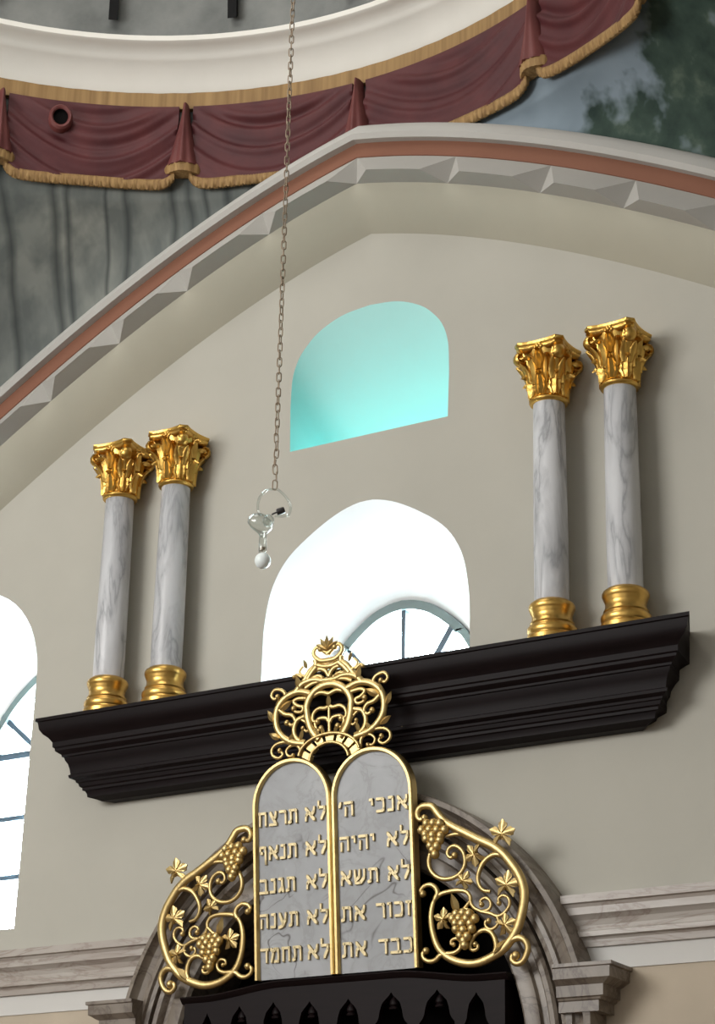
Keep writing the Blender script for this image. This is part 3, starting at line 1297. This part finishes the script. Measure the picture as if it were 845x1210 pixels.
GL = {  # width, strokes (box: x 0..w, y 0..1)
 'א': (.84, [[(.08, 1), (.76, 0)], [(.76, 1), (.72, .68), (.52, .42)], [(.30, .64), (.12, .40), (.10, 0)]]),
 'ב': (.78, [[(.10, 1), (.52, 1), (.60, .86), (.60, 0)], [(.05, 0), (.74, 0)]]),
 'ג': (.56, [[(.12, 1), (.36, 1), (.38, .3), (.46, 0)], [(.38, .3), (.10, 0)]]),
 'ד': (.72, [[(.06, 1), (.68, 1)], [(.56, 1), (.56, 0)]]),
 'ה': (.76, [[(.06, 1), (.64, 1), (.66, .9), (.66, 0)], [(.16, .58), (.14, 0)]]),
 'ו': (.34, [[(.06, 1), (.24, 1), (.24, 0)]]),
 'ז': (.42, [[(.06, 1), (.36, 1)], [(.22, 1), (.22, 0)]]),
 'ח': (.78, [[(.06, 1), (.66, 1), (.66, 0)], [(.16, 1), (.14, 0)]]),
 'י': (.34, [[(.06, 1), (.24, 1), (.24, .62)]]),
 'כ': (.70, [[(.08, 1), (.48, 1), (.60, .84), (.60, .16), (.48, 0), (.08, 0)]]),
 'ל': (.68, [[(.10, 1.42), (.10, .94), (.56, .94), (.58, .66), (.30, 0)]]),
 'מ': (.82, [[(.08, 1), (.26, .78), (.10, 0)], [(.22, .80), (.40, 1), (.60, 1), (.70, .80), (.70, 0), (.40, 0)]]),
 'נ': (.54, [[(.14, 1), (.42, 1), (.42, 0), (.06, 0)]]),
 'ע': (.78, [[(.12, 1), (.46, .08)], [(.66, 1), (.62, .50), (.36, .02), (.06, -.10)]]),
 'ף': (.70, [[(.30, .52), (.14, .56), (.14, 1), (.52, 1), (.60, .85), (.60, -.34)]]),
 'צ': (.74, [[(.10, 1), (.60, .06)], [(.06, 0), (.64, 0)], [(.62, 1), (.58, .66), (.42, .44)]]),
 'ר': (.66, [[(.06, 1), (.50, 1), (.58, .86), (.58, 0)]]),
 'ש': (.92, [[(.10, 1), (.16, 0), (.52, 0), (.82, .42), (.82, 1)], [(.46, 1), (.44, .5), (.20, .24)]]),
 'ת': (.82, [[(.10, 1), (.60, 1), (.70, .86), (.70, 0)], [(.22, 1), (.22, .10), (.04, 0)]]),
 '׳': (.22, [[(.16, 1.02), (.06, .72)]]),
}


def hull2(pts):
    pts = sorted(set((round(a, 6), round(b, 6)) for a, b in pts))

    def half(ps):
        h = []
        for p in ps:
            while len(h) > 1 and (h[-1][0]-h[-2][0])*(p[1]-h[-2][1])-(h[-1][1]-h[-2][1])*(p[0]-h[-2][0]) <= 0:
                h.pop()
            h.append(p)
        return h
    a = half(pts); b = half(reversed(pts))
    return a[:-1]+b[:-1]


LH = .066
NW, NH = .135, .19     # nib: thin uprights, heavier bars


def letter(bm, ch, x, base, y0, y1, k=1.0):
    w, strokes = GL[ch]
    for st in strokes:
        for a, b in zip(st, st[1:]):
            P = []
            for q in (a, b):
                yc = q[1]*(1-NH)+NH/2
                for dx in (-NW/2, NW/2):
                    for dy in (-NH/2, NH/2):
                        P.append((x+(q[0]*k+dx)*LH, base+(yc+dy)*LH))
            h = hull2(P)
            c = (sum(p[0] for p in h)/len(h), sum(p[1] for p in h)/len(h))
            loft(bm, [[(p[0], y0, p[1]) for p in h], [(p[0], y1+.002, p[1]) for p in h], [(c[0]+(p[0]-c[0])*.90, y1, c[1]+(p[1]-c[1])*.90) for p in h]])


GAP = .011


def word_w(wd, k=1.0):
    return sum(GL[c][0]*LH*k for c in wd)+GAP*k*(len(wd)-1)


def put_word(bm, wd, right, base, y0, y1, k=1.0):
    x = right
    for c in wd:          # first letter stands rightmost
        x -= GL[c][0]*LH*k
        letter(bm, c, x, base, y0, y1, k)
        x -= GAP*k


RT = [('אנכי', 'ה׳'), ('לא', 'יהיה'), ('לא', 'תשא'), ('זכור', 'את'), ('כבד', 'את')]
LT = [('לא', 'תרצח'), ('לא', 'תנאף'), ('לא', 'תגנב'), ('לא', 'תענה'), ('לא', 'תחמד')]
RB = [.667, .516, .371, .218, .067]
LB = [.666, .516, .371, .220, .072]
for side, lines, bases, rlim, llim in ((1, RT, RB, .383, .036), (-1, LT, LB, -.029, -.384)):
    u0, u1 = (.002, .411) if side > 0 else (-.411, -.002)
    s0, stp = .003, .958
    so = tablet_outline(u0, u1, s0, stp*SV, .012)
    bm = bmesh.new()
    a = ring(bm, [(x, .030, z) for x, z in so]); b = ring(bm, [(x, .008, z) for x, z in so])
    bridge(bm, a, b); cap(bm, a); cap(bm, b)
    slab = finish('stone_slab', bm, 'slab', tab)
    # frame
    bm = bmesh.new()
    o0 = tablet_outline(u0, u1, s0, stp*SV, 0)
    o1 = tablet_outline(u0, u1, s0, stp*SV, .005)
    o2 = tablet_outline(u0, u1, s0, stp*SV, .016)
    o3 = tablet_outline(u0, u1, s0, stp*SV, .021)
    seq = [(o0, .034), (o0, -.006), (o1, -.013), (o2, -.013), (o3, -.004), (o3, .010), (o3, .034)]
    rr = [ring(bm, [(x, y, z) for x, z in o]) for o, y in seq]
    for a, b in zip(rr, rr[1:]):
        bridge(bm, a, b, False)
    bridge(bm, rr[-1], rr[0], False)
    cap(bm, [r[0] for r in rr]); cap(bm, [r[-1] for r in rr])
    finish('gold_frame', bm, 'gold', tab, sharp=30)
    for (w1, w2), base in zip(lines, bases):
        kx = .90 if side < 0 else 1.0
        for wd, right, k in ((w1, rlim, 1.0), (w2, llim+word_w(w2, kx), kx)):
            bm = bmesh.new()
            put_word(bm, wd, right, base*SV, .009, -.003, k)
            finish('inscription_word', bm, 'letter', slab, sharp=30)

# ---- scroll work helpers in the (u,s) plane
def curve(bm, pts, r0, r1, m=1, depth=0., flat=.85, bulb=None, thick=None):
    P = [Vector((m*u, depth, s*SV)) for u, s in pts]
    C = cr_spline(P, 5)
    f = (lambda t: r0+(r1-r0)*t) if thick is None else (lambda t: r0+(r1-r0)*t+thick*math.sin(PI*t))
    tube(bm, C, f, 8, flat)
    if bulb:
        for which in bulb:
            p = P[0] if which == 0 else P[-1]
            rr_ = (r0 if which == 0 else r1)*1.75
            sphere(bm, p+Vector((0, -.002, 0)), rr_, 9, 6)


def vine_leaf(bm, u, s, size, ang, m=1, depth=-.012):
    """five-lobed leaf, cupped, with real thickness"""
    n = 50
    front, back = [], []
    a0 = rad(ang)
    c = Vector((m*u, depth-.006, s*SV))
    for i in range(n):
        a = 2*PI*i/n
        lob = abs(math.cos(2.5*a))
        r = size*(.35+.63*lob**.68)*(1.0 if abs(a-PI) > .55 else .55)
        r *= 1+.07*math.cos(15*a)
        x, z = r*math.cos(a+a0), r*math.sin(a+a0)
        y = depth-.010*math.cos(r/size*3.0)-.004*math.cos(5*a)
        front.append((m*u+m*x, y, s*SV+z))
        back.append((m*u+m*x*.97, y+.010, s*SV+z*.97))
    fv = ring(bm, front); bv = ring(bm, back)
    mid_r = [(c.x+(f[0]-c.x)*.5, f[1]-.006, c.z+(f[2]-c.z)*.5) for f in front]
    mv = ring(bm, mid_r)
    ct = bm.verts.new(c+Vector((0, .004, 0)))
    cb = bm.verts.new(c+Vector((0, .016, 0)))
    bridge(bm, fv, mv); bridge(bm, fv, bv)
    for i in range(n):
        j = (i+1) % n
        bm.faces.new((ct, mv[i], mv[j]))
        bm.faces.new((cb, bv[j], bv[i]))


def bud(bm, u, s, ln, wd, ang, m=1, depth=-.006):
    """pointed leaf blade"""
    a = rad(ang)
    d = Vector((m*math.cos(a), 0, math.sin(a)))
    nn = Vector((-d.z, 0, d.x))
    rings = []
    for k in range(9):
        q = k/8
        w = wd*math.sin(PI*min(1, .08+.92*q)**.9)+.0006
        c = Vector((m*u, depth, s*SV))+d*(ln*(q-.5))
        rings.append([c+nn*w, c+Vector((0, -w*.55-.003, 0)), c-nn*w, c+Vector((0, .005, 0))])
    loft(bm, rings)


# ---- vine brackets
BR = {
 'stem': [(0.462, 0.621), (0.439, 0.616), (0.427, 0.632), (0.43, 0.654), (0.447, 0.669), (0.474, 0.671), (0.503, 0.663), (0.528, 0.631), (0.56, 0.595), (0.606, 0.564), (0.664, 0.532), (0.72, 0.501), (0.777, 0.473), (0.825, 0.436), (0.865, 0.388), (0.895, 0.342), (0.913, 0.29), (0.914, 0.24), (0.9, 0.185), (0.876, 0.125), (0.841, 0.079), (0.797, 0.042), (0.738, 0.015), (0.681, 0.001), (0.623, 0.005), (0.573, 0.021), (0.531, 0.046), (0.503, 0.079), (0.483, 0.131), (0.475, 0.189), (0.479, 0.233), (0.493, 0.27), (0.52, 0.293), (0.565, 0.302), (0.609, 0.303), (0.645, 0.295), (0.664, 0.274), (0.666, 0.249), (0.681, 0.225), (0.713, 0.207)],
 'tail': [(0.819, 0.062), (0.848, 0.081), (0.884, 0.088), (0.91, 0.073), (0.92, 0.045), (0.909, 0.012), (0.889, -0.01), (0.864, -0.014), (0.845, 0.001), (0.848, 0.018), (0.866, 0.018)],
 'foot': [(0.542, 0.048), (0.513, 0.044), (0.49, 0.027), (0.46, 0.023), (0.435, 0.037), (0.43, 0.058), (0.448, 0.068)],
 'horn': [(0.501, 0.279), (0.512, 0.3), (0.503, 0.323), (0.478, 0.338), (0.449, 0.334), (0.432, 0.317), (0.443, 0.303)],
 'inarc': [(0.764, 0.029), (0.776, 0.059), (0.771, 0.093), (0.755, 0.119), (0.73, 0.131), (0.705, 0.128), (0.679, 0.113), (0.662, 0.089), (0.655, 0.065), (0.669, 0.054), (0.687, 0.058), (0.691, 0.071), (0.681, 0.078)],
 'incurl': [(0.535, 0.049), (0.578, 0.05), (0.606, 0.065), (0.613, 0.09), (0.596, 0.107), (0.571, 0.102), (0.566, 0.087), (0.58, 0.083)],
 'branch': [(0.564, 0.533), (0.613, 0.537), (0.663, 0.528), (0.72, 0.501)],
 'loop': [(0.491, 0.482), (0.476, 0.444), (0.479, 0.406), (0.502, 0.375), (0.541, 0.356), (0.589, 0.357), (0.627, 0.376), (0.647, 0.409), (0.645, 0.448), (0.628, 0.475), (0.599, 0.489), (0.574, 0.48), (0.566, 0.458), (0.58, 0.441), (0.601, 0.449)],
 'hook': [(0.859, 0.402), (0.825, 0.427), (0.786, 0.434), (0.745, 0.416), (0.718, 0.383), (0.705, 0.346), (0.711, 0.314), (0.731, 0.292), (0.76, 0.285)],
 'tendril': [(0.713, 0.207), (0.755, 0.196), (0.79, 0.182), (0.823, 0.195), (0.846, 0.224), (0.842, 0.252), (0.819, 0.264), (0.797, 0.253), (0.799, 0.234)],
 'curlb': [(0.713, 0.207), (0.745, 0.211), (0.76, 0.228), (0.754, 0.251), (0.733, 0.261), (0.713, 0.251), (0.718, 0.235)],
 'curlc': [(0.786, 0.181), (0.792, 0.16), (0.777, 0.139), (0.752, 0.132), (0.732, 0.146), (0.732, 0.165), (0.748, 0.167)],
 'gstem': [(0.663, 0.252), (0.634, 0.226), (0.619, 0.221)],
}
G1 = [(0.48, 0.593), (0.513, 0.591), (0.547, 0.586), (0.456, 0.568), (0.494, 0.566), (0.531, 0.561), (0.566, 0.558), (0.474, 0.548), (0.509, 0.54), (0.546, 0.536), (0.477, 0.529), (0.51, 0.519), (0.541, 0.517), (0.496, 0.498), (0.528, 0.492), (0.506, 0.479), (0.517, 0.46)]
G2 = [(0.605, 0.206), (0.637, 0.206), (0.668, 0.201), (0.587, 0.187), (0.619, 0.185), (0.654, 0.182), (0.691, 0.179), (0.601, 0.167), (0.632, 0.162), (0.669, 0.162), (0.602, 0.144), (0.637, 0.138), (0.675, 0.14), (0.621, 0.115), (0.654, 0.11), (0.636, 0.094), (0.64, 0.076)]
LV = [(0.829, 0.516, 0.060, 85), (0.696, 0.443, 0.050, 200), (0.64, 0.34, 0.042, 60), (0.84, 0.306, 0.058, 80), (0.825, 0.145, 0.048, 20), (0.538, 0.19, 0.048, 160)]
gb = bmesh.new()
sphere(gb, (0, 0, 0), .0195, 12, 8, 1.08)
bmesh.ops.recalc_face_normals(gb, faces=gb.faces)
grape_me = bpy.data.meshes.new('grape')
gb.to_mesh(grape_me); gb.free()
grape_me.polygons.foreach_set('use_smooth', [True]*len(grape_me.polygons))
grape_me.materials.append(M['gold'])


def bracket(m, label):
    root = orn_root('vine_bracket')
    tag(root, label, 'ornament', 'gold vine brackets beside the tablets')
    bm = bmesh.new()
    P = [Vector((m*u, 0, s*SV)) for u, s in BR['stem']]
    C = cr_spline(P, 5)

    def rf(q):
        return .009+.012*math.sin(PI*min(1, q*1.25))**.7 if q < .8 else .0115-.004*(q-.8)/.2
    tube(bm, C, rf, 10, .8)
    sphere(bm, P[0], .016, 9, 6)
    finish('main_stem', bm, 'gold', root, sharp=60)
    for nm, r0, r1, bl in (('tail', .016, .011, [1]), ('foot', .013, .009, [1]), ('horn', .013, .009, [1])):
        bm = bmesh.new()
        curve(bm, BR[nm], r0, r1, m, -.002, .85, bl)
        finish('scroll', bm, 'gold', root, sharp=60)
    for nm, r0, r1, bl in (('inarc', .013, .007, [1]), ('incurl', .011, .006, [1]), ('branch', .009, .010, None), ('loop', .011, .0085, [1]), ('hook', .014, .008, None), ('tendril', .0085, .007, [1]), ('curlb', .0085, .007, [1]), ('curlc', .008, .007, [1]), ('gstem', .009, .006, None)):
        bm = bmesh.new()
        curve(bm, BR[nm], r0, r1, m, -.001, .9, bl)
        finish('tendril', bm, 'gold', root, sharp=60)
    for u, s, size, ang in LV:
        bm = bmesh.new()
        vine_leaf(bm, u, s, size, ang, m)
        finish('vine_leaf', bm, 'gold', root, sharp=50)
    bm = bmesh.new()
    bud(bm, .592, .252, .085, .018, 108, m)
    finish('leaf_bud', bm, 'gold', root)
    bm = bmesh.new()
    bud(bm, .80, .056, .10, .022, 42, m)
    finish('leaf_bud', bm, 'gold', root)
    for G in (G1, G2):
        cu = sum(g[0] for g in G)/len(G); cs = sum(g[1] for g in G)/len(G)
        bm = bmesh.new()   # core of the bunch: a flattened drop
        loft(bm, [[(m*cu+w*math.cos(2*PI*k/12), -.004+.010*math.sin(2*PI*k/12), (cs+dz)*SV) for k in range(12)] for w, dz in ((.02, .07), (.045, .055), (.05, .02), (.035, -.02), (.02, -.055), (.006, -.078))])
        core = finish('grape_cluster', bm, 'gold', root)
        for i, (u, s) in enumerate(G):
            g = bpy.data.objects.new('grape', grape_me)
            COL.objects.link(g)
            g.parent = core
            g.location = (m*u, -.018-.004*((i*7) % 3)/2, s*SV)
    return root


bracket(1, 'gold openwork vine bracket with grapes on the right side of the tablets')
bracket(-1, 'gold openwork vine bracket with grapes on the left side of the tablets')

# ---- crown
CRN = {
 'lobe': ([(-0.091, 1.232), (-0.157, 1.251), (-0.225, 1.235), (-0.271, 1.192), (-0.282, 1.131), (-0.262, 1.076), (-0.207, 1.031), (-0.13, 1.012)], .017, .017, None),
 'lobecurl': ([(-0.108, 1.213), (-0.158, 1.22), (-0.186, 1.209), (-0.164, 1.187), (-0.137, 1.178), (-0.145, 1.158), (-0.176, 1.162), (-0.185, 1.178)], .011, .008, [1]),
 'lobein': ([(-0.26, 1.18), (-0.232, 1.158), (-0.196, 1.148), (-0.179, 1.122), (-0.197, 1.104), (-0.222, 1.118)], .013, .008, [1]),
 'hook': ([(-0.127, 1.136), (-0.171, 1.121), (-0.187, 1.076), (-0.168, 1.035), (-0.129, 1.019)], .012, .013, None),
 'hookc': ([(-0.152, 1.128), (-0.122, 1.105), (-0.106, 1.079), (-0.123, 1.067), (-0.139, 1.084)], .008, .006, [1]),
 'topcurl': ([(-0.267, 1.196), (-0.244, 1.222), (-0.23, 1.249), (-0.252, 1.271), (-0.286, 1.276), (-0.304, 1.254), (-0.289, 1.234), (-0.27, 1.244)], .011, .007, [1]),
 'basecurl': ([(-0.156, 0.963), (-0.163, 1.002), (-0.218, 1.03), (-0.274, 1.031), (-0.305, 1.01), (-0.303, 0.981), (-0.272, 0.965), (-0.249, 0.979), (-0.264, 0.998)], .009, .007, [1]),
 'basein': ([(-0.163, 1.016), (-0.207, 1.012), (-0.23, 0.991), (-0.219, 0.968), (-0.194, 0.968)], .008, .006, [1]),
 'shoulder': ([(-.175, 1.248), (-0.16, 1.265), (-0.138, 1.283), (-0.104, 1.293), (-0.07, 1.294), (-0.041, 1.286), (0, 1.284)], .017, .012, None),
 'shoulder_inner': ([(-0.122, 1.262), (-0.088, 1.277), (-0.050, 1.282)], .011, .009, None),
 'tier_wall': ([(-0.068, 1.384), (-0.066, 1.361), (-0.095, 1.339), (-0.121, 1.306), (-0.147, 1.274)], .014, .016, None),
 'tier_fill': ([(-0.060, 1.352), (-0.085, 1.330), (-0.108, 1.302)], .016, .014, None),
 'arcade': ([(-0.108, 1.305), (-0.082, 1.332), (-0.048, 1.340), (-0.018, 1.328), (0.0, 1.300)], .012, .011, None),
 'bridge': ([(-.066, 1.362), (-.03, 1.350), (0, 1.346)], .012, .013, None),
 'tongue': ([(-0.085, 1.302), (-0.060, 1.309), (-0.040, 1.304), (-0.030, 1.294)], .010, .006, [1]),
 'heart': ([(0.0, 1.372), (-0.039, 1.376), (-0.068, 1.398), (-0.075, 1.421), (-0.056, 1.440), (-0.038, 1.428)], .013, .008, [1]),
 'heart_rest': ([(0.0, 1.404), (-0.022, 1.420), (-0.040, 1.438)], .013, .008, None),
 'outer_curl': ([(-0.103, 1.326), (-0.121, 1.317), (-0.146, 1.328), (-0.15, 1.347), (-0.132, 1.363)], .009, .006, None),
 'outer_curl_low': ([(-0.140, 1.315), (-0.167, 1.331), (-0.18, 1.322)], .007, .006, [1]),
 'fleur': ([(0.0, 1.165), (-0.021, 1.158), (-0.054, 1.161), (-0.082, 1.143), (-0.086, 1.11), (-0.061, 1.102)], .011, .008, [1]),
 'fleur2': ([(0, 1.09), (-0.017, 1.112), (-0.055, 1.115), (-0.075, 1.094), (-0.062, 1.064), (-0.043, 1.071)], .010, .008, [1]),
 'fleur3': ([(-0.095, 1.215), (-0.045, 1.232), (0.0, 1.220)], .010, .012, None),
}
crn = orn_root('crown_ornament')
tag(crn, 'gold openwork crown of scrolls and leaves standing above the two tablets', 'crown')
for nm, (pts, r0, r1, bl) in CRN.items():
    for m in (1, -1):
        bm = bmesh.new()
        curve(bm, pts, r0, r1, m, .004 if nm in ('tier_wall', 'bridge', 'arcade') else 0.0, .85, bl)
        finish('scroll', bm, 'gold', crn, sharp=60)
bm = bmesh.new()
ov = [(.118*math.cos(a)*(1.0 if math.sin(a) > 0 else .97), 1.158+(.106 if math.sin(a) > 0 else .155)*math.sin(a)) for a in [rad(-62+304*i/40) for i in range(41)]]
P = [Vector((u, -.004, s*SV)) for u, s in ov]
tube(bm, P, lambda q: .0175, 10, .7)
finish('oval_frame', bm, 'gold', crn, sharp=60)
bm = bmesh.new()
curve(bm, [(0, 1.200), (0, 1.15), (0, 1.10), (0, 1.035)], .006, .010, 1, -.002)
bud(bm, 0, 1.190, .06, .012, 90)
finish('fleur_stem', bm, 'gold', crn, sharp=60)
for m in (1, -1):
    for u, s, ln, wd, ang in ((-.308, 1.160, .060, .014, 118), (-.290, 1.066, .060, .014, 150), (-.158, 1.292, .070, .015, 105), (-.118, 1.372, .045, .010, 110), (-.066, 1.056, .060, .011, 112), (-.222, 1.198, .075, .016, 30), (-.268, 1.208, .05, .011, 80), (-.20, 1.05, .05, .010, 60), (-.145, 1.055, .055, .010, 75), (-.035, 1.060, .05, .009, 105)):
        bm = bmesh.new()
        bud(bm, u, s, ln, wd, ang, m)
        finish('leaf', bm, 'gold', crn)
# finial fan
bm = bmesh.new()
for a in (90, 122, 58, 150, 30):
    bud(bm, .032*math.cos(rad(a)), 1.418+.034*math.sin(rad(a)), .070, .013, a, 1, -.008)
finish('finial', bm, 'gold', crn)
# lower circlet with slots
bm = bmesh.new()
outl_o = [(.158*math.cos(a)+0, .945+.096*math.sin(a)) for a in [rad(8+164*i/47) for i in range(48)]]
outl_i = [(.100*math.cos(a)+0, .925+.076*math.sin(a)) for a in [rad(4+172*i/47) for i in range(48)]]
for ol in (outl_o, outl_i):
    tube(bm, [Vector((u, -.014, s*SV)) for u, s in ol], lambda q: .0075, 8, 1.0)
finish('circlet_rail', bm, 'gold', crn, sharp=60)
bm = bmesh.new()
rr = []
for (a, b) in zip(outl_o, outl_i):
    rr.append(ring(bm, [(a[0], -.004, a[1]*SV), (b[0], -.004, b[1]*SV), (b[0], .012, b[1]*SV), (a[0], .012, a[1]*SV)]))
ng = len(rr)
for i, (a, b) in enumerate(zip(rr, rr[1:])):
    ph = (i % 7)
    if ph in (5, 6) and 2 < i < ng-3:     # open slot
        continue
    bridge(bm, a, b)
finish('circlet_band', bm, 'gold', crn)

# ------------------------------------------------------------------ hanging chain and its glass pendant
ch = empty('hanging_chain', (0, -.775, 5.145))
tag(ch, 'thin brassy link chain hanging from the dome in front of the wall', 'chain')
lb_ = bmesh.new()
LL, LW, LR = .0235, .0100, .0031
pts = []
for i in range(20):
    a = 2*PI*i/20
    c, s = math.cos(a), math.sin(a)
    pts.append(Vector((LW*c, 0, (LL-LW)*(1 if s > 0 else -1)*(1 if abs(s) > 1e-6 else 0)+LW*s*1.0)))
tube(lb_, pts, lambda q: LR, 6, 1.0, True)
bmesh.ops.recalc_face_normals(lb_, faces=lb_.faces)
link_me = bpy.data.meshes.new('link')
lb_.to_mesh(link_me); lb_.free()
link_me.polygons.foreach_set('use_smooth', [True]*len(link_me.polygons))
link_me.materials.append(M['chain'])
pitch = .0375
nl = 98
random.seed(3)
for i in range(nl):
    o = bpy.data.objects.new('link', link_me)
    COL.objects.link(o)
    o.parent = ch
    wob = .007*math.sin(i*1.7)*max(0, 1-i/9)
    o.location = (wob, 0, .02+i*pitch)
    tw = .55*math.sin(i*.21)
    o.rotation_euler = (0, .35*math.sin(i*1.7)*max(0, 1-i/8), (PI/2 if i % 2 else 0)+rad(31)+tw)

pend = empty('glass_pendant', (0, -.775, 5.145))
tag(pend, 'clear glass pendant with black plug and frosted ball at the end of the chain', 'pendant')
VR = Matrix.Rotation(rad(31.5), 3, 'Z')


def pfin(nm, bm, mat, **k):
    bmesh.ops.rotate(bm, verts=bm.verts, cent=(0, 0, 0), matrix=VR)
    return finish(nm, bm, mat, pend, **k)


bm = bmesh.new()
lp = [(0, 0), (-.035, -.006), (-.066, -.045), (-.070, -.100), (-.055, -.125)]
lp2 = [(0, 0), (.018, -.004), (.050, -.035), (.072, -.075), (.066, -.118), (.040, -.128), (.005, -.126)]
for l_ in (lp, lp2):
    tube(bm, cr_spline([Vector((a, 0, b)) for a, b in l_], 6), lambda q: .0055, 8)
pfin('glass_loop', bm, 'clear', sharp=60)
bm = bmesh.new()
# bulb with two lobes narrowing into a neck
loft(bm, [[(cx+rx*math.cos(2*PI*k/20), ry*math.sin(2*PI*k/20), z) for k in range(20)] for cx, rx, ry, z in
          ((-.062, .004, .004, -.118), (-.066, .030, .024, -.124), (-.064, .048, .036, -.140), (-.058, .056, .042, -.160), (-.050, .052, .040, -.178), (-.046, .040, .032, -.192), (-.045, .024, .022, -.206), (-.044, .018, .018, -.216), (-.044, .014, .014, -.224))])
sphere(bm, (-.022, 0, -.150), .026, 12, 8, 1.1)
pfin('glass_bulb', bm, 'clear', sharp=60)
bm = bmesh.new()
pr = [(.017, -.218), (.015, -.226), (.0175, -.232), (.0185, -.290), (.016, -.298), (.012, -.300)]
lathe(bm, pr, 20, -.043, 0)
pfin('glass_tube', bm, 'clear', sharp=60)
bm = bmesh.new()
lathe(bm, [(.002, -.274), (.013, -.276), (.014, -.284), (.012, -.290), (.002, -.291)], 16, -.043, 0)
o = pfin('ring_cap', bm, 'chain')
bm = bmesh.new()
sphere(bm, (-.040, 0, -.337), .036, 20, 14)
pfin('frosted_ball', bm, 'frost', sharp=80)
bm = bmesh.new()
lathe(bm, [(.001, .018), (.013, .018), (.015, .012), (.015, -.012), (.012, -.018), (.001, -.018)], 14)
bmesh.ops.rotate(bm, verts=bm.verts, cent=(0, 0, 0), matrix=Matrix.Rotation(rad(70), 3, 'Y'))
bmesh.ops.translate(bm, verts=bm.verts, vec=(.030, -.008, -.106))
tube(bm, [Vector((.016, -.008, -.111)), Vector((.0, -.004, -.117)), Vector((-.008, 0, -.120))], lambda q: .004, 8)
pfin('black_plug', bm, 'black')

# ------------------------------------------------------------------ hall floor far below
bm = bmesh.new()
box(bm, -9, 9, -14, .45, -.1, 0)
struct(finish('floor', bm, 'floor'))
